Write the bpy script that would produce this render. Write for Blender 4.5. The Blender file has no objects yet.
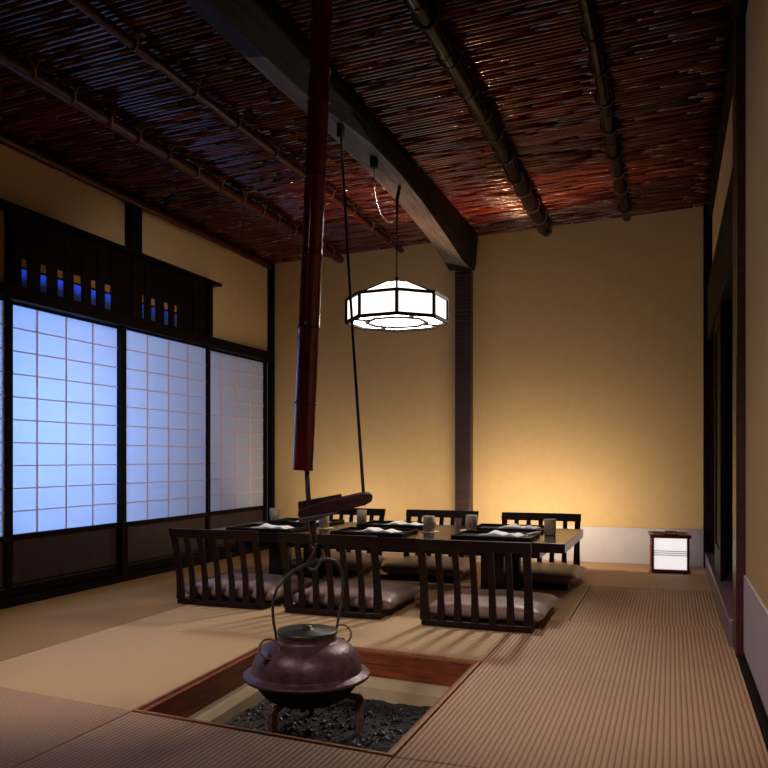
import bpy, bmesh, math, random
from mathutils import Vector, Matrix
random.seed(7)
C = bpy.context.scene.collection
sc = bpy.context.scene
PI = math.pi

# ------------------------------------------------------------------ materials
def srgb(r, g, b):
    f = lambda c: (c/255/12.92) if c/255 <= .04045 else ((c/255+.055)/1.055)**2.4
    return (f(r), f(g), f(b), 1)

def base(name, col, rough=.5, spec=.5, metal=0, coat=0, sheen=0):
    m = bpy.data.materials.new(name); m.use_nodes = True
    b = m.node_tree.nodes['Principled BSDF']
    b.inputs['Base Color'].default_value = col
    b.inputs['Roughness'].default_value = rough
    b.inputs['Specular IOR Level'].default_value = spec
    b.inputs['Metallic'].default_value = metal
    b.inputs['Coat Weight'].default_value = coat
    b.inputs['Coat Roughness'].default_value = .12
    b.inputs['Sheen Weight'].default_value = sheen
    return m

def nd(m, t, **kw):
    n = m.node_tree.nodes.new(t)
    for k, v in kw.items(): setattr(n, k, v)
    return n
def ln(m, a, b): m.node_tree.links.new(a, b)
def bs(m): return m.node_tree.nodes['Principled BSDF']

def ramp(m, fac, cols):
    r = nd(m, 'ShaderNodeValToRGB')
    e = r.color_ramp.elements
    e[0].position, e[0].color = cols[0]
    e[1].position, e[1].color = cols[-1]
    for p, c in cols[1:-1]:
        x = e.new(p); x.color = c
    ln(m, fac, r.inputs[0])
    return r.outputs[0]

def noisy(name, c1, c2, scale=(1, 1, 1), nscale=6, rough=.5, bump=0, bdist=.01, detail=5, **kw):
    """noise mottled material; scale stretches the noise for grain"""
    m = base(name, c1, rough, **kw)
    tc = nd(m, 'ShaderNodeTexCoord'); mp = nd(m, 'ShaderNodeMapping')
    mp.inputs['Scale'].default_value = scale
    ln(m, tc.outputs['Object'], mp.inputs[0])
    n = nd(m, 'ShaderNodeTexNoise'); n.inputs['Scale'].default_value = nscale
    n.inputs['Detail'].default_value = detail
    ln(m, mp.outputs[0], n.inputs['Vector'])
    ln(m, ramp(m, n.outputs[0], [(.3, c1), (.72, c2)]), bs(m).inputs['Base Color'])
    if bump:
        b = nd(m, 'ShaderNodeBump'); b.inputs['Strength'].default_value = bump
        b.inputs['Distance'].default_value = bdist
        ln(m, n.outputs[0], b.inputs['Height']); ln(m, b.outputs[0], bs(m).inputs['Normal'])
    return m

M = {}
M['plaster'] = noisy('ochre_plaster', srgb(200,168,121), srgb(196,163,115), nscale=14, rough=.85, bump=.15, bdist=.002, spec=.2)
M['dado'] = noisy('pale_grey_dado_paper', srgb(188,180,184), srgb(180,172,176), nscale=9, rough=.7, spec=.2)
M['dark'] = noisy('dark_stained_timber', srgb(20,11,11), srgb(11,6,7), (1, 1, 8), 9, .55, .2, .002, spec=.1)
M['darkY'] = noisy('dark_timber_lengthwise', srgb(20,11,11), srgb(11,6,7), (9, 1, 9), 5, .55, .2, .002, spec=.1)
M['board'] = noisy('dark_panel_board', srgb(66,48,50), srgb(50,35,37), (1, 14, 1), 4, .4, .15, .002, spec=.3)
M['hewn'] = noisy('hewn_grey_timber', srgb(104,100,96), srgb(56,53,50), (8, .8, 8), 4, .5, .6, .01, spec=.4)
M['beam'] = noisy('sooty_beam_timber', srgb(18,12,11), srgb(9,6,6), (8, .8, 8), 4, .6, .6, .01, spec=.2)
M['redwood'] = noisy('red_brown_wood', srgb(66,24,20), srgb(38,13,12), (1, 1, 12), 5, .35, .1, .002)
M['hearthwood'] = noisy('hearth_frame_wood', srgb(146,76,46), srgb(92,42,26), (1.2, 1.2, 16), 5, .38, .15, .002)
M['hearthedge'] = noisy('hearth_edge_wood', srgb(176,116,76), srgb(140,86,54), (6, 6, 3), 5, .45)
M['lacquer'] = noisy('table_brown_lacquer', srgb(40,18,13), srgb(24,11,9), (1, 10, 10), 3, .24, spec=.5, coat=.1)
M['chair'] = noisy('chair_dark_lacquer', srgb(30,11,14), srgb(17,7,9), (3, 3, 10), 3, .36, spec=.25)
M['tray'] = base('black_lacquer', srgb(9,8,9), .38, .35)
M['cloth'] = noisy('white_napkin_cotton', srgb(252,250,246), srgb(246,243,238), nscale=30, rough=.9, bump=.2, bdist=.002)
M['iron'] = noisy('dark_wrought_iron', srgb(92,80,78), srgb(52,45,45), nscale=40, rough=.42, bump=.3, bdist=.001, metal=.4)
M['kettle'] = noisy('rusty_cast_iron', srgb(112,80,82), srgb(70,48,52), nscale=26, rough=.40, bump=.9, bdist=.004, detail=9, metal=.35)
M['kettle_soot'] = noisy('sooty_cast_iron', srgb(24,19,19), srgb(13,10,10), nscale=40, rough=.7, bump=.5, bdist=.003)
M['rust'] = noisy('rusted_trivet_iron', srgb(112,80,72), srgb(66,46,42), nscale=60, rough=.7, bump=.5, bdist=.002)
M['lid'] = noisy('patina_lid', srgb(70,74,60), srgb(34,29,27), nscale=18, rough=.38, bump=.3, bdist=.002, metal=.5)
M['liner'] = noisy('pale_clay_liner', srgb(180,158,124), srgb(150,128,96), nscale=5, rough=.8, bump=.2, bdist=.004)
M['ash'] = noisy('dark_ash', srgb(48,43,42), srgb(15,13,13), nscale=45, rough=.9, bump=.9, bdist=.01)
M['charcoal'] = noisy('charcoal', srgb(40,38,42), srgb(12,11,13), nscale=50, rough=.4, bump=.6, bdist=.006)
M['rope'] = noisy('dark_rope', srgb(48,36,28), srgb(26,20,16), nscale=90, rough=.8)
M['binding'] = noisy('bamboo_lashing', srgb(132,96,68), srgb(96,66,46), nscale=80, rough=.6)
M['lever'] = noisy('polished_purple_brown_wood', srgb(74,40,38), srgb(36,19,22), (3, 3, 12), 6, .32, .1, .002, coat=.2)
M['leverlip'] = noisy('grey_worn_wood', srgb(96,84,88), srgb(62,52,56), (3, 3, 12), 6, .35)
M['cup'] = noisy('stoneware_cup', srgb(178,158,128), srgb(140,120,96), nscale=60, rough=.5)
M['coaster'] = noisy('pale_coaster', srgb(214,194,168), srgb(190,168,140), nscale=30, rough=.7)
M['void'] = base('black_steel', srgb(8,8,8), .6, .15)
M['kumiko'] = base('shoji_lattice_wood', srgb(245,214,205), .6)
M['metalglint'] = base('bright_steel_wire', srgb(200,195,190), .25, metal=1)
M['gold'] = noisy('alcove_plaster', srgb(176,118,70), srgb(160,104,58), nscale=14, rough=.85)
M['chop'] = base('silver_tipped_chopstick', srgb(190,186,184), .3)
M['sill'] = noisy('planed_sill_wood', srgb(120,100,112), srgb(92,74,86), (4, 1, 12), 4, .35, .1, .002)
M['redlac'] = noisy('lantern_red_lacquer', srgb(104,34,28), srgb(74,22,20), (3, 3, 10), 5, .3)

# cushion satin
M['cushion'] = noisy('brown_satin_cushion', srgb(146,114,102), srgb(122,94,84), nscale=4, rough=.42, bump=.1, bdist=.004, sheen=.15)

def bamboo(name, cols, rough=.13, coat=0):
    m = base(name, cols[0], rough, coat=coat)
    g = nd(m, 'ShaderNodeNewGeometry')
    r = nd(m, 'ShaderNodeValToRGB')
    e = r.color_ramp.elements
    e[0].color = cols[0]; e[1].color = cols[-1]
    for i, c in enumerate(cols[1:-1]):
        x = e.new((i+1)/(len(cols)-1)); x.color = c
    ln(m, g.outputs['Random Per Island'], r.inputs[0])
    ln(m, r.outputs[0], bs(m).inputs['Base Color'])
    return m
M['reed'] = bamboo('smoked_ceiling_bamboo', [srgb(60,11,8), srgb(82,21,12), srgb(34,7,6), srgb(108,42,20), srgb(64,12,9)])
M['pole'] = noisy('smoked_bamboo_pole', srgb(78,22,17), srgb(48,12,11), (2, 2, 5), 5, .36, spec=.3, coat=.05)
M['poledark'] = noisy('blackened_bamboo_pole', srgb(22,9,8), srgb(12,6,6), (2, 2, 5), 5, .2, spec=.12)
M['tube'] = noisy('red_lacquered_bamboo', srgb(122,28,28), srgb(84,17,21), (6, 6, 1.5), 4, .2, coat=.6)
M['node'] = base('bamboo_node', srgb(60,34,32), .35)

def tatami(name, c1, c2, axis='X', pitch=.0155, strength=.55):
    m = base(name, c1, .62, .3)
    tc = nd(m, 'ShaderNodeTexCoord')
    w = nd(m, 'ShaderNodeTexWave', wave_type='BANDS', bands_direction=axis, wave_profile='SIN')
    w.inputs['Scale'].default_value = 2*PI/pitch/20
    w.inputs['Distortion'].default_value = .5; w.inputs['Detail'].default_value = 1
    w.inputs['Detail Scale'].default_value = 2
    ln(m, tc.outputs['Object'], w.inputs['Vector'])
    # fine weft across the ribs
    w2 = nd(m, 'ShaderNodeTexWave', wave_type='BANDS', bands_direction='Y' if axis == 'X' else 'X', wave_profile='SIN')
    w2.inputs['Scale'].default_value = 2*PI/.007/20
    w2.inputs['Distortion'].default_value = 1.5; w2.inputs['Detail'].default_value = 1
    ln(m, tc.outputs['Object'], w2.inputs['Vector'])
    n = nd(m, 'ShaderNodeTexNoise'); n.inputs['Scale'].default_value = 2.5; n.inputs['Detail'].default_value = 6
    ln(m, tc.outputs['Object'], n.inputs['Vector'])
    a = nd(m, 'ShaderNodeMath', operation='MULTIPLY_ADD'); a.inputs[1].default_value = .25
    ln(m, w2.outputs['Fac'], a.inputs[0]); ln(m, w.outputs['Fac'], a.inputs[2])
    mx = nd(m, 'ShaderNodeMix', data_type='RGBA'); mx.inputs['A'].default_value = c1; mx.inputs['B'].default_value = c2
    ln(m, n.outputs[0], mx.inputs['Factor'])
    # rush is darker where the warp threads pull it down
    k = ramp(m, w.outputs['Fac'], [(0, (1-strength, 1-strength, 1-strength, 1)), (.45, (1, 1, 1, 1))])
    mu = nd(m, 'ShaderNodeMix', data_type='RGBA', blend_type='MULTIPLY'); mu.inputs['Factor'].default_value = 1
    ln(m, mx.outputs['Result'], mu.inputs['A']); ln(m, k, mu.inputs['B'])
    ln(m, mu.outputs['Result'], bs(m).inputs['Base Color'])
    b = nd(m, 'ShaderNodeBump'); b.inputs['Strength'].default_value = .7; b.inputs['Distance'].default_value = .004
    ln(m, a.outputs[0], b.inputs['Height']); ln(m, b.outputs[0], bs(m).inputs['Normal'])
    return m
T1, T2 = srgb(196,157,126), srgb(180,140,110)
M['tat_rib'] = tatami('ribbed_tatami_rush', T1, T2, 'X', .0185, .55)
M['tat_fine'] = tatami('fine_tatami_rush', srgb(206,170,126), srgb(194,157,114), 'X', .0105, .14)
M['tat_cross'] = tatami('cross_tatami_rush', srgb(206,168,122), srgb(192,152,108), 'Y', .010, .14)
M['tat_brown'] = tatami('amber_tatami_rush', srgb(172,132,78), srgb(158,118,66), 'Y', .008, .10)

def emis(name, col, strength):
    m = bpy.data.materials.new(name); m.use_nodes = True
    b = bs(m); b.inputs['Base Color'].default_value = (.8, .8, .8, 1)
    b.inputs['Emission Color'].default_value = col
    b.inputs['Emission Strength'].default_value = strength
    return m
M['lamp'] = emis('lit_lamp_paper', (1, .91, .80, 1), 1.7)
M['lampbottom'] = emis('lit_lamp_bottom_paper', (1, .90, .78, 1), 9)
M['lantern'] = emis('lit_lantern_paper', (1, .93, .94, 1), .8)

def paper(name, col, trans):
    m = bpy.data.materials.new(name); m.use_nodes = True
    nt = m.node_tree; nt.nodes.remove(nt.nodes['Principled BSDF'])
    out = nt.nodes['Material Output']
    d = nt.nodes.new('ShaderNodeBsdfDiffuse'); d.inputs[0].default_value = col
    t = nt.nodes.new('ShaderNodeBsdfTranslucent'); t.inputs[0].default_value = col
    x = nt.nodes.new('ShaderNodeMixShader'); x.inputs[0].default_value = trans
    nt.links.new(d.outputs[0], x.inputs[1]); nt.links.new(t.outputs[0], x.inputs[2])
    nt.links.new(x.outputs[0], out.inputs[0])
    return m
M['paper'] = paper('shoji_paper', (.85, .84, .84, 1), .6)
M['bluepaper'] = paper('blue_window_paper', (.22, .34, .80, 1), .8)

# ------------------------------------------------------------------ mesh helpers
def box(bm, x0, x1, y0, y1, z0, z1, rot=None, piv=None):
    r = bmesh.ops.create_cube(bm, size=1)
    for v in r['verts']:
        v.co = Vector(((x0+x1)/2 + v.co.x*(x1-x0), (y0+y1)/2 + v.co.y*(y1-y0), (z0+z1)/2 + v.co.z*(z1-z0)))
        if rot is not None: v.co = piv + rot @ (v.co - piv)
    return r['verts']

def tube(bm, pts, rad, n=10, cap=True):
    """swept round tube along pts; rad number or list"""
    pts = [Vector(p) for p in pts]
    if not isinstance(rad, (list, tuple)): rad = [rad]*len(pts)
    rings = []; up = None
    for i, p in enumerate(pts):
        d = (pts[min(i+1, len(pts)-1)] - pts[max(i-1, 0)]).normalized()
        if up is None:
            up = Vector((0, 0, 1)) if abs(d.z) < .9 else Vector((1, 0, 0))
        up = (up - d*up.dot(d)).normalized(); s = d.cross(up)
        rings.append([bm.verts.new(p + (up*math.cos(2*PI*k/n) + s*math.sin(2*PI*k/n))*rad[i]) for k in range(n)])
    for a, b in zip(rings, rings[1:]):
        for k in range(n):
            bm.faces.new((a[k], a[(k+1) % n], b[(k+1) % n], b[k]))
    if cap:
        bm.faces.new(list(reversed(rings[0]))); bm.faces.new(rings[-1])

def torus(bm, c, R, r, ax, n=28, m=8):
    ax = Vector(ax).normalized(); u = ax.orthogonal().normalized(); v = ax.cross(u); c = Vector(c)
    rings = []
    for i in range(n):
        a = 2*PI*i/n; d = u*math.cos(a)+v*math.sin(a)
        rings.append([bm.verts.new(c + d*R + (d*math.cos(2*PI*k/m) + ax*math.sin(2*PI*k/m))*r) for k in range(m)])
    for i in range(n):
        a, b = rings[i], rings[(i+1) % n]
        for k in range(m): bm.faces.new((a[k], a[(k+1) % m], b[(k+1) % m], b[k]))

def lathe(bm, prof, n=48, c=(0, 0)):
    rings = []
    for r, z in prof:
        if r < 1e-5: rings.append([bm.verts.new((c[0], c[1], z))])
        else: rings.append([bm.verts.new((c[0]+r*math.cos(2*PI*k/n), c[1]+r*math.sin(2*PI*k/n), z)) for k in range(n)])
    for a, b in zip(rings, rings[1:]):
        for k in range(n):
            k2 = (k+1) % n
            if len(a) == 1 and len(b) == 1: continue
            if len(a) == 1: bm.faces.new((a[0], b[k2], b[k]))
            elif len(b) == 1: bm.faces.new((a[k], a[k2], b[0]))
            else: bm.faces.new((a[k], a[k2], b[k2], b[k]))

def prism(bm, poly, f, t0, t1):
    """poly of (a,b); f(a,b,t)->xyz ; extruded from t0 to t1"""
    A = [bm.verts.new(f(a, b, t0)) for a, b in poly]
    B = [bm.verts.new(f(a, b, t1)) for a, b in poly]
    bm.faces.new(A); bm.faces.new(list(reversed(B)))
    for i in range(len(poly)):
        j = (i+1) % len(poly)
        bm.faces.new((A[j], A[i], B[i], B[j]))

def obj(name, bm, mat, parent=None, smooth=False, bevel=0, sub=0, shift=True, origin=None, seg=2):
    """link bm as one mesh object.  World coordinates when shift, parent-local otherwise."""
    bmesh.ops.recalc_face_normals(bm, faces=bm.faces)
    me = bpy.data.meshes.new(name)
    o = bpy.data.objects.new(name, me); C.objects.link(o)
    loc = Vector((0, 0, 0))
    if parent is not None:
        o.parent = parent
        if shift:
            w = parent; off = Vector((0, 0, 0))
            while w is not None: off += w.location; w = w.parent
            bmesh.ops.translate(bm, verts=bm.verts, vec=-off)
    elif origin is not None:
        bmesh.ops.translate(bm, verts=bm.verts, vec=-Vector(origin)); o.location = origin
    if smooth:
        for f in bm.faces: f.smooth = len(f.verts) <= 4
    bm.to_mesh(me); bm.free()
    for mm in (mat if isinstance(mat, (list, tuple)) else [mat]): me.materials.append(mm)
    if bevel:
        b = o.modifiers.new('bevel', 'BEVEL'); b.width = bevel; b.segments = seg; b.limit_method = 'ANGLE'; b.angle_limit = .7
    if sub:
        s = o.modifiers.new('sub', 'SUBSURF'); s.levels = sub; s.render_levels = sub
    if smooth and bevel: 
        pass
    return o

def BM(): return bmesh.new()
def boxes(*bs_):
    b = BM()
    for q in bs_: box(b, *q)
    return b

def struct(name, bm, mat, **kw):
    o = obj(name, bm, mat, **kw); o['kind'] = 'structure'; return o
def tag(o, label, cat, group=None, kind=None):
    o['label'] = label; o['category'] = cat
    if group: o['group'] = group
    if kind: o['kind'] = kind
    return o
def thing(name, label, cat, loc=(0, 0, 0), rotz=0, group=None):
    o = bpy.data.objects.new(name, None); C.objects.link(o); o.empty_display_size = .1
    o.location = loc; o.rotation_euler = (0, 0, rotz)
    return tag(o, label, cat, group)
def dup(root, loc, rotz=0, label=None, group=None):
    def cp(o, par):
        c = o.copy(); C.objects.link(c); c.parent = par
        for ch in o.children: cp(ch, c)
        return c
    r = cp(root, None)
    r.location = loc; r.rotation_euler = (0, 0, rotz)
    if label: r['label'] = label
    if group: r['group'] = group
    return r

# ------------------------------------------------------------------ room
XL, XR, YB, YF = -3.68, .30, 6.745, -1.6
def ceil(x): return 2.884 + (x-.24)*.034
HX0, HX1, HY0, HY1 = -1.75, -.76, 2.15, 3.30           # hearth opening
HQ = [(-1.745, 2.215), (-.762, 2.14), (-.762, 3.275), (-1.80, 3.36)]   # near-left, near-right, far-right, far-left

# floor slab, open at the hearth
b = boxes((XL-.1, HX0-.12, YF, YB+.1, -.12, -.04), (HX1+.06, XR+1.3, YF, YB+.1, -.12, -.04),
          (HX0-.12, HX1+.06, YF, HY0-.04, -.12, -.04), (HX0-.12, HX1+.06, HY1+.12, YB+.1, -.12, -.04))
struct('floor', b, M['dark'])
# walls
struct('wall_back', boxes((XL-.1, XR+1.3, YB, YB+.1, -.12, 3.1)), M['plaster'])
b = boxes((XL+.06, -1.80, YB-.012, YB, 0, .295), (-1.64, .24, YB-.012, YB, 0, .295))
struct('baseboard_back', b, M['dado'])
b = boxes((XL-.1, XL, YF, YB, 1.86, 1.90), (XL-.1, XL, YF, YB, 2.03, 3.0), (XL-.1, XL, YF, 3.56, 1.90, 2.03), (XL-.1, XL, 5.27, YB, 1.90, 2.03), (XL-.1, XL, YF, YB, -.1, .02), (XL-.1, XL, YF, 1.30, .02, 1.86))
struct('wall_left', b, M['plaster'])
b = boxes((XR, XR+.1, YF, 3.72, -.1, 3.1), (XR, XR+.1, 3.72, YB, 2.24, 3.1))
struct('wall_right', b, M['plaster'])
struct('baseboard_right', boxes((XR-.008, XR, YF, 3.72, .03, .36)), M['dado'])
struct('trim_1', boxes((XR-.03, XR-.004, YF, 3.80, -.04, .012)), M['darkY'])
struct('wall_front', boxes((XL-.1, XR+.1, YF-.1, YF, -.12, 3.1)), M['plaster'])
b = BM(); box(b, XL-.1, XR+1.3, YF-.1, YB+.1, 0, .06)
for v in b.verts: v.co.z += ceil(v.co.x) + .03
struct('ceiling', b, M['dark'])
# alcove beyond the opening on the right
struct('wall_recess', boxes((.355, .43, 3.72, YB, -.04, 2.3)), M['gold'])

# left wall timbers
struct('trim_2', boxes((XL-.04, XL+.075, YF, YB-.045, 1.80, 1.885)), M['darkY'], bevel=.004)     # head rail over the screens
struct('trim_3', boxes((XL-.04, XL+.06, YF, YB-.045, -.03, .045)), M['darkY'], bevel=.003)       # sill rail
struct('trim_4', boxes((XL, XL+.07, 4.60, 4.71, 1.885, ceil(XL)+.02)), M['dark'], bevel=.003)   # short post
struct('trim_5', boxes((XL, XL+.06, YB-.045, YB, -.03, ceil(XL)+.02)), M['dark'], bevel=.003)  # corner post left
struct('trim_6', boxes((.235, XR, YB-.06, YB, -.03, ceil(.25)+.02)), M['dark'], bevel=.003)      # corner post right
# right opening timbers
struct('trim_7', boxes((.262, XR+.09, 3.72, 3.93, -.03, 2.92)), M['redwood'], bevel=.004)       # jamb post
struct('trim_8', boxes((.262, XR+.07, 3.93, YB-.06, 1.80, 2.22)), M['dark'], bevel=.004)        # lintel
struct('trim_9', boxes((.245, XR+.08, 3.93, YB-.06, -.02, .125)), M['sill'], bevel=.004)        # raised threshold
struct('trim_10', boxes((.262, XR+.02, 3.93, YB-.06, ceil(.28)-.10, ceil(.28)+.01)), M['dark'])   # rail at the ceiling
struct('trim_11', boxes((.24, XR, YF, 3.72, ceil(.25)-.10, ceil(.25)+.01)), M['dark'])

# sliding wooden doors in the opening
for i, (y0, y1, x) in enumerate([(5.13, 5.80, .290), (5.68, 6.68, .326)]):
    d = tag(bpy.data.objects.new('sliding_door', None), ['dark wooden sliding door half drawn across the right-hand opening, nearer leaf', 'dark wooden sliding door at the far end of the right-hand opening, beside the back wall'][i], 'door', None)
    C.objects.link(d); d.location = (x, (y0+y1)/2, .125)
    obj('door_frame', boxes((x-.016, x+.016, y0, y0+.09, .126, 1.798), (x-.016, x+.016, y1-.09, y1, .126, 1.798), (x-.016, x+.016, y0+.09, y1-.09, 1.71, 1.798), (x-.016, x+.016, y0+.09, y1-.09, .126, .30)), M['dark'], d, bevel=.003)
    obj('door_panel', boxes((x-.006, x+.006, y0+.085, y1-.085, .29, 1.72)), M['dark'], d)

# ------------------------------------------------------------------ tatami
def mat_(poly, mat, label, top=0.0):
    g = .003
    cx = sum(p[0] for p in poly)/len(poly); cy = sum(p[1] for p in poly)/len(poly)
    q = [(p[0] + (g if p[0] < cx else -g), p[1] + (g if p[1] < cy else -g)) for p in poly]
    bm = BM(); prism(bm, q, lambda a, c, t: (a, c, t), -.04, top)
    o = obj('tatami_mat', bm, mat, bevel=.004, origin=(cx, cy, 0))
    return tag(o, label, 'tatami mat', 'tatami mats covering the floor')
H = HQ
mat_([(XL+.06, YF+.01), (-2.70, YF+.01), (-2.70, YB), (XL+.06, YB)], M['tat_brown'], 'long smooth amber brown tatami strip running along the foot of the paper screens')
mat_([(-2.70, 2.30), H[0], H[3], (-2.70, 3.43)], M['tat_fine'], 'pale smooth tatami mat directly left of the sunken hearth')
mat_([(-2.70, YF+.01), (H[0][0], YF+.01), H[0], (-2.70, 2.30)], M['tat_rib'], 'ribbed tatami mat in the bottom left corner of the photo')
mat_([(H[0][0], YF+.01), (-.762, YF+.01), H[1], H[0]], M['tat_rib'], 'ribbed tatami mat on the near side of the sunken hearth, below the kettle')
mat_([(-.762, YF+.01), (.27, YF+.01), (.27, 2.17), H[1]], M['tat_rib'], 'ribbed tatami mat at the bottom edge, right of the hearth front corner')
mat_([H[1], (.27, 2.17), (.27, 4.35), (-.762, 4.24)], M['tat_rib'], 'large ribbed tatami mat on the right, between the hearth and the right wall')
mat_([(-2.70, 3.43), H[3], H[2], (-.762, 4.24), (-2.70, 4.24)], M['tat_fine'], 'smooth tatami mat between the hearth and the table, under the front floor chairs')
mat_([(-2.70, 4.24), (-.762, 4.24), (-.52, 4.27), (-.52, 5.52), (-2.70, 5.52)], M['tat_fine'], 'tatami mat lying beneath the low dining table')
mat_([(-.52, 4.27), (.27, 4.35), (.27, 5.52), (-.52, 5.52)], M['tat_rib'], 'ribbed tatami mat right of the table, along the raised threshold')
mat_([(-2.70, 5.52), (.27, 5.52), (.27, YB), (-2.70, YB)], M['tat_cross'], 'smooth tatami mat under the paper lantern, along the back wall')

# ------------------------------------------------------------------ sunken hearth
he = thing('sunken_hearth', 'square sunken hearth with red-brown wooden frame and pale clay lining set in the tatami', 'hearth', (-1.27, 2.75, -.24))
def ringquad(bm, Q0, Q1, z0, z1):
    """band between outer quad Q0 and inner quad Q1"""
    n = 4; v = []
    for Q in (Q0, Q1):
        for z in (z0, z1): v.append([bm.verts.new((p[0], p[1], z)) for p in Q])
    o0, o1, i0, i1 = v
    for k in range(4):
        j = (k+1) % 4
        bm.faces.new((o0[k], o0[j], o1[j], o1[k])); bm.faces.new((i0[j], i0[k], i1[k], i1[j]))
        bm.faces.new((o1[k], o1[j], i1[j], i1[k])); bm.faces.new((o0[j], o0[k], i0[k], i0[j]))
def inset(Q, d, ):
    cx = sum(p[0] for p in Q)/4; cy = sum(p[1] for p in Q)/4
    return [(p[0] + (d if p[0] < cx else -d), p[1] + (d if p[1] < cy else -d)) for p in Q]
b = BM(); ringquad(b, inset(H, .002), inset(H, .014), -.115, .004); obj('edge_strip', b, M['hearthedge'], he, bevel=.001)
b = BM(); ringquad(b, inset(H, .0145), inset(H, .034), -.115, -.006); obj('frame', b, M['hearthwood'], he, bevel=.002)
b = BM(); profl = [(-.02, -.30), (-.02, -.12), (.034, -.116), (.060, -.120), (.085, -.150), (.105, -.24), (.105, -.30)]
rgs = [[b.verts.new((p[0], p[1], z)) for p in inset(H, d)] for d, z in profl]
for k in range(len(rgs)):
    A_, B_ = rgs[k], rgs[(k+1) % len(rgs)]
    for i in range(4): b.faces.new((A_[i], A_[(i+1) % 4], B_[(i+1) % 4], B_[i]))
obj('clay_liner', b, M['liner'], he, bevel=.010, seg=3)
b = BM(); prism(b, inset(H, .01), lambda a, c, t: (a, c, t), -.33, -.305); obj('bottom', b, M['liner'], he)
# ash bed: one uncountable heap
b = BM()
N = 70
gx0, gx1, gy0, gy1 = -1.69, -.865, 2.26, 3.20
from mathutils import noise
def ashz(x, y):
    n = noise.noise(Vector((x*5, y*5, 0)))*.018 + noise.noise(Vector((x*19, y*19, 3)))*.011 + noise.noise(Vector((x*50, y*50, 7)))*.006
    return -.195 + n + .02*math.exp(-((x+1.5)**2 + (y-2.9)**2)/.05)
vv = [[b.verts.new((gx0+(gx1-gx0)*i/N, gy0+(gy1-gy0)*j/N, 0)) for j in range(N+1)] for i in range(N+1)]
for r in vv:
    for v in r: v.co.z = ashz(v.co.x, v.co.y)
for i in range(N):
    for j in range(N): b.faces.new((vv[i][j], vv[i+1][j], vv[i+1][j+1], vv[i][j+1]))
ash = obj('ash_bed', b, M['ash'], smooth=True, origin=(-1.27, 2.75, -.195))
tag(ash, 'dark grey ash filling the bottom of the sunken hearth', 'ash', kind='stuff')
b = BM()
for k in range(1500):
    x = random.uniform(-1.66, -.885); y = random.uniform(2.28, 3.17)
    s = random.choice([random.uniform(.003, .008)]*5+[random.uniform(.008, .016)])
    r = bmesh.ops.create_icosphere(b, subdivisions=1, radius=s)
    R3 = Matrix.Rotation(random.uniform(0, 6.3), 3, 'Z') @ Matrix.Rotation(random.uniform(0, 6.3), 3, 'X')
    for v in r['verts']:
        v.co = R3 @ Vector((v.co.x*random.uniform(.9, 1.5), v.co.y*random.uniform(.6, 1.1), v.co.z*random.uniform(.5, 1))) + Vector((x, y, ashz(x, y)+s*.2))
cc = obj('charcoal_pieces', b, M['charcoal'], origin=(-1.27, 2.75, -.18))
tag(cc, 'heap of small broken charcoal scattered over the hearth ash', 'charcoal', kind='stuff')

# ------------------------------------------------------------------ kettle
KX, KY = -1.317, 2.712
ke = thing('iron_kettle', 'large rust-brown cast iron kettle with wide flange and bail handle hanging over the hearth', 'kettle', (KX, KY, -.066))
b = BM()
lathe(b, [(.200, .026), (.200, .027), (.234, .030), (.236, .031), (.2435, .038), (.243, .044), (.240, .047), (.212, .056), (.211, .057), (.2105, .062), (.209, .080), (.202, .104), (.188, .128), (.168, .148), (.145, .161), (.126, .167), (.118, .169), (.112, .173), (.111, .190), (.114, .197), (.117, .200), (.116, .2005), (.100, .2005)], 72, (KX, KY))
obj('body', b, M['kettle'], ke, smooth=True)
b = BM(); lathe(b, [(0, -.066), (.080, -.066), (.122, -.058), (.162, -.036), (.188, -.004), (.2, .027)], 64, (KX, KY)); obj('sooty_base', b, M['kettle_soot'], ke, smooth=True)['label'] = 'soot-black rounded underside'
b = BM(); lathe(b, [(.1165, .2008), (.1165, .207), (.109, .2095), (.085, .2095), (.08, .212), (.055, .212), (.05, .2145), (.024, .2145), (.02, .218), (.016, .226), (0, .227)], 48, (KX, KY)); obj('lid', b, M['lid'], ke, smooth=True)['label'] = 'flat lid with green-grey patina and concentric rings'
# bail: plane runs from near-left to far-right
KC = Vector((KX, KY, 0)); RT = Vector((.938, .346, 0)); FW = Vector((-.346, .938, 0))
dl = (RT*.82 + FW*.57).normalized()
pts = [(-.128, .168), (-.132, .20), (-.142, .25), (-.148, .30), (-.144, .35), (-.12, .40), (-.075, .432), (-.03, .455), (.03, .470), (.08, .478), (.125, .468), (.155, .435), (.165, .38), (.158, .32), (.145, .26), (.134, .20), (.128, .168)]
b = BM(); tube(b, [KC + dl*s_ + Vector((0, 0, z)) for s_, z in pts], [.0045]*2+[.006]*3+[.0072]*7+[.006]*3+[.0045]*2, 10); obj('bail_handle', b, M['iron'], ke, smooth=True, sub=1)
for u_, w_, mm in ((-.135, -.135, 'binding'), (.13, .125, 'binding')):
    out = (RT*u_ + FW*w_).normalized()
    c2 = KC + out*.185
    bm = BM(); tube(bm, [c2+Vector((0, 0, .118))-out*.02, c2+Vector((0, 0, .124))+out*.016, c2+Vector((0, 0, .143))-out*.006], .010, 8); obj('lug', bm, M['kettle'], ke, smooth=True)
    bm = BM(); torus(bm, c2 + Vector((0, 0, .166)) - out*.006, .037, .0042, RT*.35 - FW*.8 + Vector((0, 0, .45)), 32, 8); obj('ring', bm, M[mm], ke, smooth=True)

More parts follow.
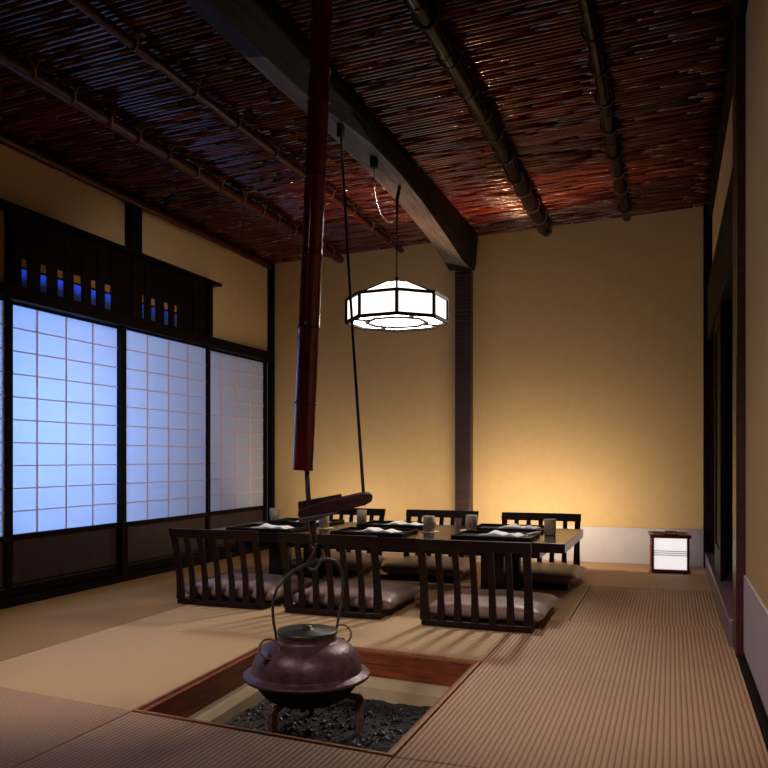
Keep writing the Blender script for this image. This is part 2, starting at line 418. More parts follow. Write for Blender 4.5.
# trivet standing in the ash
tv = thing('trivet', 'rusty three-legged iron trivet standing in the ash beneath the kettle', 'trivet', (KX, KY, -.2))
b = BM(); torus(b, (KX, KY, -.208), .185, .009, (0, 0, 1), 48, 8); obj('ring', b, M['rust'], tv, smooth=True)
for ang in (math.radians(20), math.radians(110), math.radians(258)):
    bm = BM(); d = Vector((math.cos(ang), math.sin(ang), 0)); sd = Vector((-d.y, d.x, 0)); o_ = Vector((KX, KY, 0))
    prof = [(.218, -.215), (.218, -.052), (.206, -.036), (.148, -.034), (.148, -.052), (.184, -.060), (.186, -.215)]
    prism(bm, prof, lambda a, z, t: tuple(o_ + d*a + sd*t + Vector((0, 0, z))), -.010, .010)
    obj('leg', bm, M['rust'], tv, bevel=.003)

# ------------------------------------------------------------------ pot hook (bamboo tube, rod, lever, rope)
pk = thing('pot_hook', 'hanging pot hook of red bamboo tube, iron rod and carved wooden lever above the kettle', 'pot hook', (-1.317, 2.712, .40))
def P3(px, py, d=3.0):
    l = (px-384)/780*d; return Vector((-.3464*d + .9381*l, .9381*d + .3464*l, .87-(py-458)/780*d))
tp = [(-1.253, 2.737, 2.82), (-1.263, 2.733, 2.63), (-1.276, 2.728, 2.25), (-1.287, 2.724, 1.95), (-1.300, 2.718, 1.645), (-1.310, 2.714, 1.37), (-1.322, 2.710, 1.08), (-1.331, 2.706, .822)]
def interp(z):
    for a, c in zip(tp, tp[1:]):
        if a[2] >= z >= c[2]:
            t = (a[2]-z)/(a[2]-c[2]); return Vector(a).lerp(Vector(c), t)
    return Vector(tp[-1])
nodes = [2.36, 2.24, 1.949, 1.647, 1.369, 1.081]
zs = []
z = 2.82
cur = sorted(set([2.82, 2.6, .822] + nodes + [n+.012 for n in nodes] + [n-.012 for n in nodes] + [n+.03 for n in nodes] + [n-.03 for n in nodes] + [2.1, 1.8, 1.5, 1.2, .95]), reverse=True)
rad = [.0405 + (.003 if any(abs(zz-n) < 1e-6 for n in nodes) else 0) for zz in cur]
b = BM(); tube(b, [interp(zz) for zz in cur], rad, 28); obj('bamboo_tube', b, M['tube'], pk, smooth=True, bevel=.002)
for n in nodes:
    bm = BM(); p = interp(n); torus(bm, p, .0425, .0032, (.03, 0, 1), 32, 6); obj('node_ring', bm, M['node'], pk, smooth=True)
b = BM(); tube(b, [(-1.318, 2.712, .84), (-1.314, 2.713, .74), (-1.300, 2.718, .58)], .0095, 12); obj('iron_rod', b, M['iron'], pk, smooth=True)
def LV(a, z, t): return (-1.317 + .938*a - .346*t, 2.712 + .346*a + .938*t, z)
b = BM(); prism(b, [(-.033, .650), (-.031, .672), (.05, .700), (.135, .722), (.22, .741), (.243, .738), (.254, .722), (.249, .704), (.225, .690), (.131, .667), (-.027, .641)], LV, -.032, .022); lev = obj('wooden_lever', b, M['lever'], pk, bevel=.006, seg=3)
b = BM(); prism(b, [(-.038, .700), (.131, .731), (.131, .716), (-.036, .662)], LV, .026, .046); obj('back_plank', b, M['lever'], pk, bevel=.002)
b = BM(); prism(b, [(-.027, .642), (.131, .668), (.10, .655), (.045, .634), (-.01, .618), (-.030, .630)], LV, -.036, .010); obj('lower_lip', b, M['leverlip'], pk, bevel=.004)['label'] = 'grey worn lower lip'
b = BM(); tube(b, [(-1.300, 2.718, .645), (-1.296, 2.719, .60), (-1.292, 2.721, .548)], [.017, .014, .0125], 12); obj('swivel_tube', b, M['lever'], pk, smooth=True)
b = BM(); torus(b, (-1.291, 2.721, .533), .011, .004, (0.3, 1, 0), 20, 8)
q = [P3(*p) for p in [(315, 548), (313, 554), (308, 561), (307.5, 567), (311, 570), (316, 569), (320, 563), (322, 556)]]
tube(b, q, [.004, .005, .006, .006, .006, .006, .005, .004], 8); obj('hook', b, M['iron'], pk, smooth=True)
b = BM(); A = Vector((-1.70, 3.915, 2.70)); B = Vector(LV(.217, .735, 0)); n = 24
tube(b, [A.lerp(B, i/n) + Vector((0, 0, -.05*math.sin(PI*i/n))) for i in range(n+1)], .0065, 8); obj('rope', b, M['rope'], pk, smooth=True)

# ------------------------------------------------------------------ beam and post
b = BM()
secs = []
Ys = [1.9, 2.4, 3.12, 3.45, 3.8, 4.2, 4.7, 5.2, 5.6, 5.95, 6.25, 6.5, 6.66]
zb = [2.68, 2.68, 2.680, 2.682, 2.69, 2.69, 2.675, 2.635, 2.59, 2.54, 2.50, 2.49, 2.50]
ax = [-1.72, -1.72, -1.72, -1.715, -1.685, -1.635, -1.62, -1.62, -1.62, -1.62, -1.62, -1.62, -1.62]
cz = [.03, .03, .035, .035, .035, .035, .045, .07, .09, .11, .11, .07, .02]
for y, z, xa_, ch in zip(Ys, zb, ax, cz):
    top = 2.93
    secs.append([b.verts.new(p) for p in [(-1.585, y, top), (-1.585, y, 2.78), (-1.60, y, min(2.74, z+.06)), (xa_, y, z), (xa_-.11, y, z+ch*.55), (-1.845, y, z+ch), (-1.87, y, z+ch+.05), (-1.87, y, top)]])
for i_, (a, c) in enumerate(zip(secs, secs[1:])):
    for k in range(8):
        f = b.faces.new((a[k], a[(k+1) % 8], c[(k+1) % 8], c[k]))
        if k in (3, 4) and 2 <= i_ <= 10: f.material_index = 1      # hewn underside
b.faces.new(secs[0]); b.faces.new(list(reversed(secs[-1])))
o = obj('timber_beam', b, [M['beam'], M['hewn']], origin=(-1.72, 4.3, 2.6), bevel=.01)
tag(o, 'massive bowed dark timber beam crossing the ceiling towards the back wall', 'beam')
b = BM()
box(b, -1.79, -1.65, YB-.10, YB, 0, 2.51)
o = obj('wooden_post', b, noisy('adzed_post_timber', srgb(52,25,21), srgb(24,12,11), (2, 2, 14), 5, .4, .9, .008), origin=(-1.72, YB-.05, 0), bevel=.006)
tag(o, 'dark adzed wooden post standing against the back wall under the beam', 'post')

# ------------------------------------------------------------------ ceiling bamboo
def stick(bm, x0, x1, y, z, r, seed):
    rr = random.Random(seed)
    dy = rr.uniform(-.0015, .0015); dz = rr.uniform(-.001, .001)
    xs = [x0]; x = x0 + rr.uniform(.05, .3)
    while x < x1-.03:
        xs += [x-.014, x-.006, x, x+.006, x+.014]; x += rr.uniform(.2, .34)
    xs.append(x1)
    rad = []
    k = 0
    pts = []
    for i, xx in enumerate(xs):
        t = (xx-x0)/(x1-x0)
        isn = (0 < i < len(xs)-1) and ((i-1) % 5 == 2)
        rad.append(r*1.07 if isn else r)
        pts.append((xx, y + dy*t, ceil(xx) + z + dz*t))
    tube(bm, pts, rad, 8)
b = BM()
y = 1.9; sd = 0
while y < YB-.012:
    x = XL+.02 - random.uniform(0, 1.0)
    r = random.uniform(.0115, .0135)
    while x < XR-.06:
        L_ = random.uniform(.35, 1.0); x1 = min(x+L_, XR-.02); x0 = max(x, XL+.02)
        if x1-x0 > .08:
            sd += 1; stick(b, x0, x1, y+random.uniform(-.001, .001), .010-random.uniform(0, .004), r*random.uniform(.9, 1.04), sd)
        x += L_ + random.uniform(.008, .018)
    y += 2*r + random.uniform(.006, .011)
o = struct('ceiling_bamboo_lining', b, M['reed'], smooth=True)

rnd = random.Random(3)
def rafter(x, r, y0, y1, zc, label, nb, name='bamboo_pole', xend=None, mat='pole'):
    t = thing(name, label, 'bamboo pole', (x, y1, zc), 0, 'round bamboo poles lashed under the ceiling')
    bm = BM(); pts = []; rad = []
    xs = lambda y: x + ((xend or x)-x)*(y-y0)/(y1-y0) + .006*math.sin(y*2.1+x)
    y = y0
    while y < y1:
        pts.append((xs(y), y, zc + .004*math.sin(y*3+x))); rad.append(r)
        yn = y + rnd.uniform(.30, .38)
        if yn < y1-.05:
            for e, k in ((-.03, 1), (-.012, 1), (0, 1.07), (.012, 1), (.03, 1)): pts.append((xs(yn+e), yn+e, zc)); rad.append(r*k)
        y = yn + .045
    pts.append((xs(y1), y1, zc)); rad.append(r)
    tube(bm, pts, rad, 18); obj('culm', bm, M[mat], t, smooth=True)
    if nb:
        y = 2.9
        while y < y1-.1:
            bm = BM()
            cx = xs(y)
            # lashing: a slanted loop over the pole and two short free ends
            c = Vector((cx, y, zc+.012)); torus(bm, c, r+.020, .0042, (.25, 1, .5), 20, 6)
            torus(bm, c+Vector((0, .013, 0)), r+.012, .0035, (.05, 1, .2), 20, 6)
            e = Vector((cx + (r+.012), y, zc))
            tube(bm, [e, e+Vector((.018, -.004, .012)), e+Vector((.03, -.012, .03))], .0028, 6)
            obj('lashing', bm, M['rope' if mat == 'poledark' else 'binding'], t, smooth=True)
            y += nb*rnd.uniform(.85, 1.15)
    return t
rafter(-2.885, .036, 1.9, 6.66, 2.715, 'reddish round bamboo ceiling pole with rope lashings, second from the paper screen wall', .27)
rafter(-2.285, .024, 1.9, 6.66, 2.742, 'thin bamboo ceiling pole between the lashed red pole and the timber beam', .42)
rafter(-.99, .048, 1.9, 6.62, 2.775, 'thick dark bamboo ceiling pole right of the timber beam', .33, mat='poledark')
rafter(-.345, .034, 1.9, 6.60, 2.815, 'dark bamboo ceiling pole nearest the right wall', .40, mat='poledark')
rafter(-3.625, .030, 1.9, 6.64, 2.712, 'reddish bamboo pole running along the top of the screen wall', 0)

# ------------------------------------------------------------------ transom lattice on the left wall
X0 = XL+.002
mp_ = lambda y: y - .03 - .06*(y-3.555)/2.16
tr = thing('transom_lattice', 'dark slatted wooden transom box above the paper screens with small blue openings', 'transom', (XL, 4.64, 1.885))
obj('cap_rail', boxes((X0, XL+.115, 3.30, 5.71, 2.318, 2.342)), M['darkY'], tr, bevel=.002)
fr = boxes((X0, XL+.08, 3.555, 3.61, 1.886, 2.318), (X0, XL+.08, 5.66, 5.715, 1.886, 2.318))
fr.free()
for y0, y1 in ((mp_(3.555), mp_(3.61)), (mp_(5.66), mp_(5.715))): obj('side_frame', boxes((X0, XL+.08, y0, y1, 1.886, 2.318)), M['dark'], tr, bevel=.002)
gaps = [(3.624, 3.686), (3.786, 3.847), (3.932, 3.993), (4.078, 4.156), (4.242, 4.300), (4.380, 4.452), (4.758, 4.822), (4.899, 4.960), (5.060, 5.124), (5.196, 5.242)]
gaps = [(mp_(a), mp_(c)) for a, c in gaps]
edges = [mp_(3.61)]
for g in gaps: edges += [g[0], g[1]]
edges.append(mp_(5.66))
x1 = XL+.055
for k in range(0, len(edges), 2):
    y0, y1 = edges[k], edges[k+1]
    if y1-y0 > .3 or k == len(edges)-2:      # wider stretches are split into narrower slats
        m_ = max(2, int((y1-y0)/.1)); w = (y1-y0)/m_
        for j in range(m_): obj('slat', boxes((X0, x1-.006*(j % 2), y0+w*j+.003, y0+w*(j+1)-.003, 1.886, 2.318)), M['dark'], tr)
    else: obj('slat', boxes((X0, x1, y0, y1, 1.886, 2.318)), M['dark'], tr)
for a, c in gaps:
    obj('recess_board', boxes((X0, XL+.051, a+.001, c-.001, 2.058, 2.318)), M['dark'], tr)
    obj('recess_board', boxes((XL+.042, XL+.050, a+.001, c-.001, 1.996, 2.008)), M['dark'], tr)
    obj('beige_pane', boxes((XL+.042, XL+.047, a+.008, c-.008, 2.008, 2.058)), M['gold'], tr)
for a, c in gaps:
    obj('window_paper', boxes((XL+.044, XL+.046, a+.001, c-.001, 1.888, 1.996)), M['bluepaper'], tr)

# ------------------------------------------------------------------ shoji screens
def shoji(y0, y1, x, label):
    t = thing('shoji_screen', label, 'sliding screen', (x, (y0+y1)/2, .045), 0, 'sliding paper screens along the left wall')
    s = .045; xa, xb = x-.015, x+.015
    obj('frame', boxes((xa, xb, y0, y0+s, .046, 1.799), (xa, xb, y1-s, y1, .046, 1.799), (xa, xb, y0+s, y1-s, 1.787, 1.799), (xa, xb, y0+s, y1-s, .378, .412), (xa, xb, y0+s, y1-s, .046, .10)), M['dark'], t, bevel=.002)
    obj('lower_panel', boxes((x-.006, x+.004, y0+s, y1-s, .10, .378)), M['board'], t)
    obj('panel_moulding', boxes((x+.004, x+.010, y0+s, y1-s, .112, .120), (x+.004, x+.010, y1-s-.02, y1-s-.013, .12, .378), (x+.004, x+.010, y0+s+.013, y0+s+.02, .12, .378)), M['dark'], t)
    obj('paper', boxes((x-.0065, x-.0055, y0+s, y1-s, .412, 1.787)), M['paper'], t)
    bm = BM(); W = y1-y0-2*s; hh = 1.787-.412
    for i in range(1, 4): box(bm, x-.0055, x+.002, y0+s+W*i/4-.0048, y0+s+W*i/4+.0048, .412, 1.787)
    for j in range(1, 10): box(bm, x-.0055, x+.0015, y0+s, y1-s, .412+hh*j/10-.0035, .412+hh*j/10+.0035)
    obj('lattice', bm, M['kumiko'], t)
sx = XL
shoji(2.43, 3.56, sx+.018, 'shoji screen at the left edge of the photo, only its last strip showing')
shoji(3.50, 4.585, sx-.014, 'bright blue lit shoji screen, first full one from the left')
shoji(4.535, 5.66, sx+.018, 'violet blue shoji screen in the middle, second full one from the left')
shoji(5.61, 6.695, sx-.014, 'greyish pink faintly lit shoji screen next to the back wall corner')
shoji(1.30, 2.47, sx-.014, 'shoji screen farthest left, nearest the camera side of the room')
# ------------------------------------------------------------------ low table
TX0, TX1, TY0, TY1, TZ = -2.885, -.555, 4.39, 5.345, .395
tb = thing('low_dining_table', 'long low dark lacquered dining table set with trays in the middle of the room', 'table', ((TX0+TX1)/2, (TY0+TY1)/2, 0))
obj('tabletop', boxes((TX0, TX1, TY0, TY1, TZ-.055, TZ)), M['lacquer'], tb, bevel=.004)
obj('apron', boxes((TX0+.16, TX1-.16, TY0+.14, TY0+.165, TZ-.105, TZ-.055), (TX0+.16, TX1-.16, TY1-.165, TY1-.14, TZ-.105, TZ-.055), (TX0+.16, TX0+.185, TY0+.165, TY1-.165, TZ-.105, TZ-.055), (TX1-.185, TX1-.16, TY0+.165, TY1-.165, TZ-.105, TZ-.055)), M['lacquer'], tb)
for x in (TX0+.45, TX1-.45):
    for y in (TY0+.22, TY1-.22):
        obj('leg', boxes((x-.07, x+.07, y-.03, y+.03, .001, TZ-.055)), M['lacquer'], tb, bevel=.004)

# ------------------------------------------------------------------ floor chairs
def make_chair(loc, rot, label):
    t = thing('floor_chair', label, 'floor chair', loc, rot, 'legless slatted floor chairs around the table')
    W = .288
    def yp(z, x): return -.085*max(0, (z-.06)/.4)**1.7 - .012*(1-(x/W)**2)
    def upright(x, w, z0=.03, z1=.405):
        bm = BM(); n = 8; rings = []
        for i in range(n+1):
            z = z0+(z1-z0)*i/n; t_ = i/n; ww = w*(1.18 - .34*math.sin(PI*min(1, t_*1.15)*.6) + .06*t_)
            y = yp(z, x)
            rings.append([bm.verts.new(p) for p in [(x-ww/2, y-.009, z), (x+ww/2, y-.009, z), (x+ww/2, y+.009, z), (x-ww/2, y+.009, z)]])
        for a, c in zip(rings, rings[1:]):
            for k in range(4): bm.faces.new((a[k], a[(k+1) % 4], c[(k+1) % 4], c[k]))
        bm.faces.new(rings[0]); bm.faces.new(rings[-1][::-1])
        return bm
    for i in range(7):
        x = -W+.018 + (2*W-.036)*i/6
        end = i in (0, 6)
        obj('side_post' if end else 'back_slat', upright(x, .044 if end else .035), M['chair'], t, bevel=.002, shift=False)
    # top rail, bowed
    bm = BM(); n = 14; rings = []
    for i in range(n+1):
        x = -W-.006 + (2*W+.012)*i/n; s = []
        for z in (.402, .430, .458):
            pass
        y0 = yp(.402, x); y1 = yp(.458, x)
        rings.append([bm.verts.new(p) for p in [(x, y0-.012, .402), (x, y0+.012, .402), (x, y1+.011, .458), (x, y1-.011, .458)]])
    for a, c in zip(rings, rings[1:]):
        for k in range(4): bm.faces.new((a[k], a[(k+1) % 4], c[(k+1) % 4], c[k]))
    bm.faces.new(rings[0]); bm.faces.new(rings[-1][::-1])
    obj('top_rail', bm, M['chair'], t, bevel=.003, shift=False)
    bm = BM(); rings = []
    for i in range(n+1):
        x = -W + 2*W*i/n; y0 = yp(.02, x)
        rings.append([bm.verts.new(p) for p in [(x, y0-.012, .003), (x, y0+.012, .003), (x, y0+.012, .034), (x, y0-.012, .034)]])
    for a, c in zip(rings, rings[1:]):
        for k in range(4): bm.faces.new((a[k], a[(k+1) % 4], c[(k+1) % 4], c[k]))
    bm.faces.new(rings[0]); bm.faces.new(rings[-1][::-1])
    obj('bottom_rail', bm, M['chair'], t, bevel=.003, shift=False)
    obj('seat', boxes((-W+.005, W-.005, .014, .59, .003, .032)), M['chair'], t, bevel=.005, shift=False)
    return t
def make_cushion(loc, rot, label):
    bm = BM(); n = 20; sx_, sy_ = .315, .288; top = []; bot = []
    for s in (1, -1):
        g = []
        for i in range(n+1):
            row = []
            for j in range(n+1):
                u = -1+2*i/n; v = -1+2*j/n
                # pillow outline pinched slightly between pointed corners
                px = u*sx_*(1-.02*(1-v*v)); py = v*sy_*(1-.02*(1-u*u))
                hgt = ((1-abs(u)**4)*(1-abs(v)**4))**.36
                z = .040 + (s*.050*hgt if s > 0 else -.036*min(1, hgt*1.6)) + (.003*math.sin(7*u+2*v) * hgt if s > 0 else 0)
                row.append(bm.verts.new((px, py, z+.0)))
            g.append(row)
        for i in range(n):
            for j in range(n):
                q = (g[i][j], g[i+1][j], g[i+1][j+1], g[i][j+1])
                bm.faces.new(q if s > 0 else q[::-1])
    bmesh.ops.remove_doubles(bm, verts=bm.verts, dist=.0004)
    o = obj('seat_cushion', bm, M['cushion'], smooth=True)
    o.location = loc; o.rotation_euler = (0, 0, rot)
    return tag(o, label, 'cushion', 'brown satin seat cushions on the floor chairs')
chairs = [(-2.485, 3.955, 0, 'front left'), (-1.755, 3.93, 0, 'front middle'), (-.937, 3.885, 0, 'front right'),
          (-2.47, 5.845, PI, 'back left'), (-1.70, 5.845, PI, 'back middle'), (-.92, 5.80, PI, 'back right')]
desc = {
 'front left': 'dark slatted floor chair on the near side, seen from behind, closest to the blue screens',
 'front middle': 'dark slatted floor chair seen from behind, directly behind the hanging kettle',
 'front right': 'dark slatted floor chair seen from behind, rightmost and nearest the camera',
 'back left': 'dark floor chair on the far side of the table, mostly hidden behind the wooden lever',
 'back middle': 'dark floor chair on the far side of the table, in front of the wall post',
 'back right': 'dark floor chair on the far side at the right end of the table'}
cdesc = {
 'front left': 'brown satin cushion on the near floor chair closest to the blue screens',
 'front middle': 'brown satin cushion on the near floor chair directly behind the kettle',
 'front right': 'brown satin cushion on the rightmost near floor chair, largest cushion in view',
 'back left': 'brown satin cushion under the table on the far floor chair behind the kettle handle',
 'back middle': 'brown satin cushion under the table on the far middle floor chair before the wall post',
 'back right': 'dark brown cushion on the far floor chair at the right end of the table'}
ch0 = cu0 = None
for x, y, r, k in chairs:
    sgn = 1 if r == 0 else -1
    cl = (x+(.025 if r == 0 else .03), y+sgn*.312, .034)
    if ch0 is None:
        ch0 = make_chair((x, y, 0), r, desc[k]); cu0 = make_cushion(cl, r, cdesc[k])
    else:
        dup(ch0, (x, y, 0), r, desc[k]); dup(cu0, cl, r, cdesc[k])

# ------------------------------------------------------------------ table settings
def make_tray(loc, label):
    bm = BM(); w, d, h = .235, .165, .022
    box(bm, -w, w, -d, d, 0, .006)
    for q in ((-w, w, -d, -d+.008), (-w, w, d-.008, d), (-w, -w+.008, -d, d), (w-.008, w, -d, d)):
        box(bm, q[0], q[1], q[2], q[3], 0, h)
    o = obj('serving_tray', bm, M['tray'], bevel=.0015); o.location = loc
    return tag(o, label, 'tray', 'black lacquer trays on the table')
def make_napkin(loc, rot, label, seed):
    rr = random.Random(seed); bm = BM(); nx, ny = 26, 12; g = []
    ph = rr.uniform(0, 6)
    for i in range(nx+1):
        row = []
        for j in range(ny+1):
            u = -1+2*i/nx; v = -1+2*j/ny
            z = .010 + .020*math.exp(-((u+.35)/.28)**2)*(1-v*v*.7) + .011*math.exp(-((u-.6)/.22)**2)*(1-v*v*.6) + .003*math.sin(9*u+ph+3*v)
            row.append((u*.122 + .012*v, v*.06*(1-.25*math.sin(2.5*u+.7)), z*(1-.6*abs(u)**6)))
        g.append(row)
    T = [[bm.verts.new(p) for p in r] for r in g]; B_ = [[bm.verts.new((p[0], p[1], 0)) for p in r] for r in g]
    for i in range(nx):
        for j in range(ny):
            bm.faces.new((T[i][j], T[i+1][j], T[i+1][j+1], T[i][j+1])); bm.faces.new((B_[i][j], B_[i][j+1], B_[i+1][j+1], B_[i+1][j]))
    for i in range(nx):
        bm.faces.new((T[i][0], B_[i][0], B_[i+1][0], T[i+1][0])); bm.faces.new((T[i][ny], T[i+1][ny], B_[i+1][ny], B_[i][ny]))
    for j in range(ny):
        bm.faces.new((T[0][j], T[0][j+1], B_[0][j+1], B_[0][j])); bm.faces.new((T[nx][j], B_[nx][j], B_[nx][j+1], T[nx][j+1]))
    o = obj('folded_napkin', bm, M['cloth'], smooth=True); o.location = loc; o.rotation_euler = (0, 0, rot)
    return tag(o, label, 'napkin', 'white napkins on the trays')
def make_cup(loc, label):
    bm = BM(); lathe(bm, [(0, 0), (.031, 0), (.034, .004), (.036, .04), (.0375, .098), (.035, .098), (.032, .02), (0, .012)], 28)
    o = obj('tea_cup', bm, M['cup'], smooth=True); o.location = loc
    return tag(o, label, 'cup', 'straight tea cups on the table')
places = [  # tray x,y ; napkin x,y,rot ; cup x,y ; words
 ((-2.50, 4.585), (-2.50, 4.62, .10), (-2.205, 4.80), 'near left place, beside the screens', 'behind the grey lever lip'),
 ((-1.755, 4.585), (-1.74, 4.62, -.05), (-1.462, 4.79), 'near middle place, right of the lever', 'in the middle of the near table edge'),
 ((-.985, 4.60), (-.955, 4.66, -.12), (-.705, 4.86), 'near right place', 'rightmost, by the right end of the table'),
 ((-2.50, 5.13), (-2.46, 5.12, .10), (-2.80, 5.21), 'far left place behind the lever', 'leftmost, at the far left corner of the table'),
 ((-1.80, 5.13), (-1.76, 5.17, .0), (-2.115, 5.26), 'far middle place', 'on the far side, in front of the back left chair'),
 ((-1.00, 5.13), (-.955, 5.19, -.05), (-1.222, 4.955), 'far right place', 'between the two right-hand trays, left of them')]
TT = TZ+.0005
for i, (t, n_, c, w, cw) in enumerate(places):
    make_tray((t[0], t[1], TT), 'black lacquer tray at the ' + w)
    make_napkin((n_[0], n_[1], TT+.0065), n_[2], 'folded white napkin on tray at the ' + w, i)
    tz = TT
    if i in (0, 1, 5):
        bm = BM(); lathe(bm, [(0, 0), (.058, 0), (.060, .003), (.055, .005), (0, .004)], 32)
        o = obj('coaster', bm, M['coaster'], smooth=True); o.location = (c[0]+(.012 if i < 2 else -.02), c[1], TT)
        tag(o, 'round pale coaster under the tea cup ' + cw, 'coaster', 'pale coasters under the cups'); tz = TT+.0055
    make_cup((c[0], c[1], tz), 'beige stoneware tea cup ' + cw)
bm = BM(); lathe(bm, [(0, 0), (.035, 0), (.058, .016), (.060, .018), (.055, .018), (.03, .006), (0, .005)], 32)
o = obj('small_dish', bm, M['tray'], smooth=True); o.location = (-2.655, 5.05, TT+.0068); tag(o, 'small black dish beside the napkin on the far left tray', 'dish')
for k in range(2):
    bm = BM(); tube(bm, [(0, -.10, .0), (0, .10, .003)], [.0028, .0042], 8)
    o = obj('chopstick', bm, M['chop'], smooth=True); o.location = (-.800+.012*k, 4.66+.04, TT+.026); o.rotation_euler = (0, 0, -.25-.05*k)
    o.location = (-.785+.014*k, 4.64, TT+.0265)
    tag(o, 'thin silver-tipped chopstick resting on the rim of the near right tray', 'chopstick', 'pair of chopsticks on the near right tray')

# ------------------------------------------------------------------ pendant lamp
LX, LY, LZ = -1.722, 4.91, 1.775
pl = thing('pendant_lamp', 'octagonal white paper pendant lamp with dark wooden frame hanging above the table', 'pendant lamp', (LX, LY, 2.60))
A0 = math.atan2(-LY, -LX) 
def oc(r, k, z): return Vector((LX + r*math.cos(A0+k*PI/4), LY + r*math.sin(A0+k*PI/4), z))
R0, Rt, Ri = .335, .10, .205
z0, z1, z2 = 1.775, 1.925, 2.03
b = BM()
ro = R0-.004
r_lo = [b.verts.new(oc(ro, k, z0+.004)) for k in range(8)]
r_hi = [b.verts.new(oc(ro, k, z1)) for k in range(8)]
for k in range(8): b.faces.new((r_lo[k], r_lo[(k+1) % 8], r_hi[(k+1) % 8], r_hi[k]))
obj('side_shade', b, M['lamp'], pl)
b = BM(); r_hi = [b.verts.new(oc(ro, k, z1)) for k in range(8)]; r_tp = [b.verts.new(oc(Rt, k, z2)) for k in range(8)]
for k in range(8): b.faces.new((r_hi[k], r_hi[(k+1) % 8], r_tp[(k+1) % 8], r_tp[k]))
obj('top_shade', b, M['lamp'], pl)
b = BM(); b.faces.new([b.verts.new(oc(ro, k, z0+.004)) for k in range(8)]); obj('bottom_shade', b, M['lampbottom'], pl)
def bar(bm, a, c, w, h):
    a, c = Vector(a), Vector(c); d = (c-a); L_ = d.length; d.normalize()
    up = Vector((0, 0, 1)) if abs(d.z) < .9 else Vector((1, 0, 0))
    s = d.cross(up).normalized(); u = s.cross(d)
    q = []
    for p in (a, c): q.append([bm.verts.new(p + s*i*w/2 + u*j*h/2) for i, j in ((-1, -1), (1, -1), (1, 1), (-1, 1))])
    for k in range(4): bm.faces.new((q[0][k], q[0][(k+1) % 4], q[1][(k+1) % 4], q[1][k]))
    bm.faces.new(q[0]); bm.faces.new(q[1][::-1])
b = BM()
for k in range(8):
    bar(b, oc(R0, k, z0), oc(R0, k+1, z0), .024, .020); bar(b, oc(R0, k, z1), oc(R0, k+1, z1), .018, .018)
    bar(b, oc(R0, k, z0), oc(R0, k, z1), .019, .019)
    bar(b, oc(R0, k, z1), oc(Rt, k, z2), .013, .013)
    bar(b, oc(Ri, k, z0-.002), oc(Ri, k+1, z0-.002), .018, .012)
for k in (0.5, 2.5, 4.5, 6.5): 
    bar(b, oc(Ri*.93, k, z0-.002), oc(R0*.93, k, z0-.002), .016, .012)
obj('wooden_frame', b, M['dark'], pl)
b = BM(); lathe(b, [(0, 2.075), (.012, 2.075), (.015, 2.055), (.05, 2.045), (.10, 2.032), (.104, 2.022), (0, 2.022)], 8, (LX, LY)); obj('top_cap', b, M['dark'], pl)
b = BM(); tube(b, [(LX, LY, 2.07), (LX, LY, 2.60)], .0045, 8); obj('cord', b, M['void'], pl)
b = BM(); tube(b, [(LX+.02, LY, 2.68), (LX+.004, LY, 2.60), (LX, LY, 2.52), (LX, LY, 2.45)], [.012, .012, .008, .006], 10); obj('cord_grip', b, M['void'], pl, smooth=True)

# spare wire hook on the beam
wh = thing('wire_hook', 'thin bare wire hook hanging from a small black block under the timber beam', 'hook', (-1.70, 4.43, 2.60))
obj('block', boxes((-1.722, -1.678, 4.41, 4.45, 2.635, 2.700)), M['void'], wh, bevel=.004)
b = BM(); tube(b, [(-1.70, 4.43, 2.64), (-1.70, 4.44, 2.50), (-1.69, 4.46, 2.42), (-1.67, 4.47, 2.36), (-1.64, 4.49, 2.32), (-1.61, 4.51, 2.315), (-1.60, 4.51, 2.34)], .0025, 6); obj('wire', b, M['metalglint'], wh, smooth=True)
# rope anchor
o = obj('iron_staple', boxes((-1.715, -1.685, 3.90, 3.94, 2.62, 2.70)), M['iron'], pk)

# ------------------------------------------------------------------ paper lantern on the floor
la = thing('paper_lantern', 'small square paper floor lantern with red-brown frame beside the right wall', 'lantern', (-.02, 6.38, 0), math.radians(4))
s = .125; hh = .27
for a in (-1, 1):
    for c in (-1, 1): obj('post', boxes((a*s-.009, a*s+.009, c*s-.009, c*s+.009, .012, hh)), M['redlac'], la, shift=False, bevel=.002)
obj('base', boxes((-s-.014, s+.014, -s-.014, s+.014, .008, .030)), M['redlac'], la, shift=False, bevel=.003)
for a in (-1, 1): obj('foot', boxes((a*s*.86-.012, a*s*.86+.012, -s, s, .0008, .008)), M['redlac'], la, shift=False)
obj('top_frame', boxes((-s-.022, s+.022, -s-.018, -s+.006, hh-.004, hh+.022), (-s-.022, s+.022, s-.006, s+.018, hh-.004, hh+.022), (-s-.018, -s+.006, -s+.006, s-.006, hh-.004, hh+.022), (s-.006, s+.018, -s+.006, s-.006, hh-.004, hh+.022)), M['redlac'], la, shift=False, bevel=.003)
obj('paper_shade', boxes((-s+.003, s-.003, -s+.003, s-.003, .031, hh-.004)), M['lantern'], la, shift=False)
b = BM()
for z in (.137, .152, .167):
    box(b, -s-.016, s+.016, -s-.004-.009, -s-.0095, z, z+.0045); box(b, -s-.016, s+.016, s+.0095, s+.014, z, z+.0045)
b.free()
for z in (.137, .152, .167):
    for q in ((-s-.013, -s-.0095), (s+.0095, s+.014)): obj('cross_slat', boxes((-s-.016, s+.016, q[0], q[1], z, z+.0045)), M['redlac'], la, shift=False)
b = BM(); box(b, -.055, .055, -s-.02, -s+.0, hh+.0225, hh+.030); tube(b, [(-.04, -s-.01, hh+.02), (-.04, -s-.01, hh+.048), (.04, -s-.01, hh+.048), (.04, -s-.01, hh+.02)], .0045, 8); obj('handle', b, M['redlac'], la, shift=False)

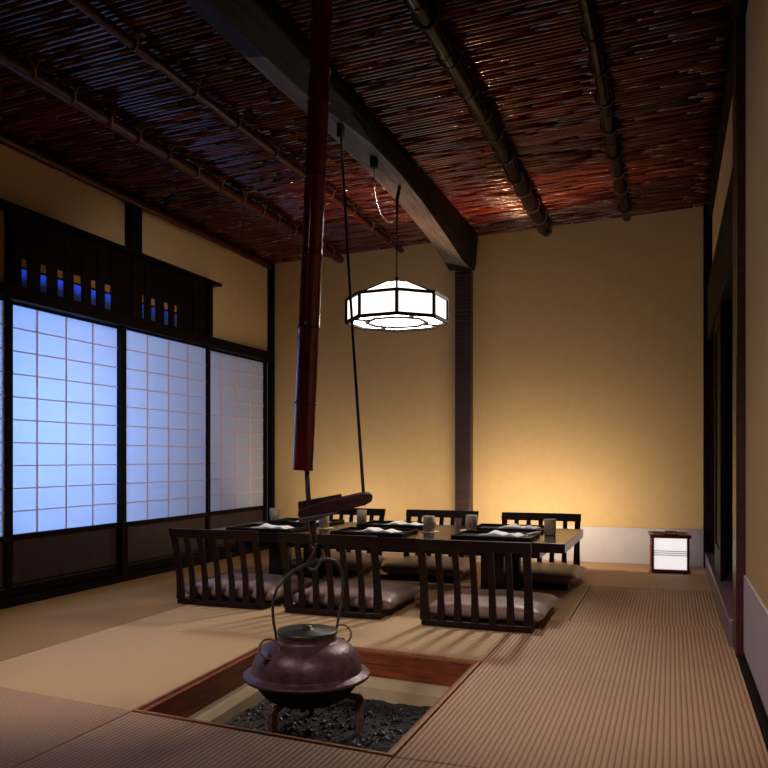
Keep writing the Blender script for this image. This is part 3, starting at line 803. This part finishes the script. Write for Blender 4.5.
# ------------------------------------------------------------------ lights
def area(loc, tgt, size, energy, col, sy=None, name='light'):
    l = bpy.data.lights.new(name, 'AREA'); l.energy = energy; l.size = size; l.color = col
    if sy: l.shape = 'RECTANGLE'; l.size_y = sy
    o = bpy.data.objects.new(name, l); C.objects.link(o); o.location = loc
    o.rotation_euler = (Vector(tgt)-Vector(loc)).to_track_quat('-Z', 'Y').to_euler()
    return o
def spot(loc, tgt, energy, ang, blend, col, r=.03, name='unseen_spot'):
    l = bpy.data.lights.new(name, 'SPOT'); l.energy = energy; l.spot_size = math.radians(ang); l.spot_blend = blend; l.color = col; l.shadow_soft_size = r
    o = bpy.data.objects.new(name, l); C.objects.link(o); o.location = loc
    o.rotation_euler = (Vector(tgt)-Vector(loc)).to_track_quat('-Z', 'Y').to_euler()
    return o
WARM = (1, .80, .58)
# cold light outside the screens
area((XL-1.2, 3.85, 1.10), (XL, 3.95, 1.0), 1.2, 88, (.22, .42, 1), name='evening_light_outside')
# wall wash from behind the table, low
area((-1.05, 6.05, .28), (-1.05, 6.745, .75), 1.2, 15, (1, .83, .60), sy=.06, name='wall_wash')
area((-2.7, 6.15, .28), (-2.7, 6.745, .75), 1.0, 6, (1, .83, .60), sy=.06, name='wall_wash')
# unseen spots near the floor, added for the glow on the bamboo
spot((-1.5, 5.95, .35), (-1.2, 5.2, 2.85), 1000, 58, 1, (1, .52, .27))
spot((-2.6, 5.9, .35), (-2.1, 5.4, 2.75), 260, 36, 1, (1, .50, .30))
# key from the back, over the table
spot((-.75, 6.45, 2.68), (-1.75, 3.4, 0), 260, 56, .9, (1, .89, .82), .2)
# unseen fill spots from the front
spot((-.1, .6, 2.7), (-.35, 3.4, 0), 280, 44, 1, (1, .86, .80), .15)
spot((-2.2, .9, 2.65), (-2.3, 3.0, 0), 250, 48, 1, (1, .88, .80), .15)
spot((-1.8, .3, 2.5), (.3, 3.0, 1.2), 60, 50, 1, (1, .93, .76), .12)  # added fill to brighten the right wall, no visible fitting
spot((-1.2, 3.9, 2.6), (-3.68, 5.1, 1.1), 75, 72, 1, (1, .90, .84), .1)  # added fill to brighten the screens and their lattice

w = bpy.data.worlds.new('world'); sc.world = w; w.use_nodes = True
w.node_tree.nodes['Background'].inputs[0].default_value = (.02, .03, .06, 1)
w.node_tree.nodes['Background'].inputs[1].default_value = .3

# ------------------------------------------------------------------ camera
cam = bpy.data.cameras.new('camera'); co = bpy.data.objects.new('camera', cam); C.objects.link(co)
co.location = (0, 0, .87); co.rotation_euler = (PI/2, 0, math.radians(20.266))
cam.sensor_width = 36; cam.lens = 36*780/768; cam.shift_y = 74/768; cam.clip_start = .05
sc.camera = co
sc.view_settings.view_transform = 'Standard'; sc.view_settings.look = 'None'
sc.view_settings.gamma = 1; sc.view_settings.use_curve_mapping = False
sc.view_settings.exposure = 0
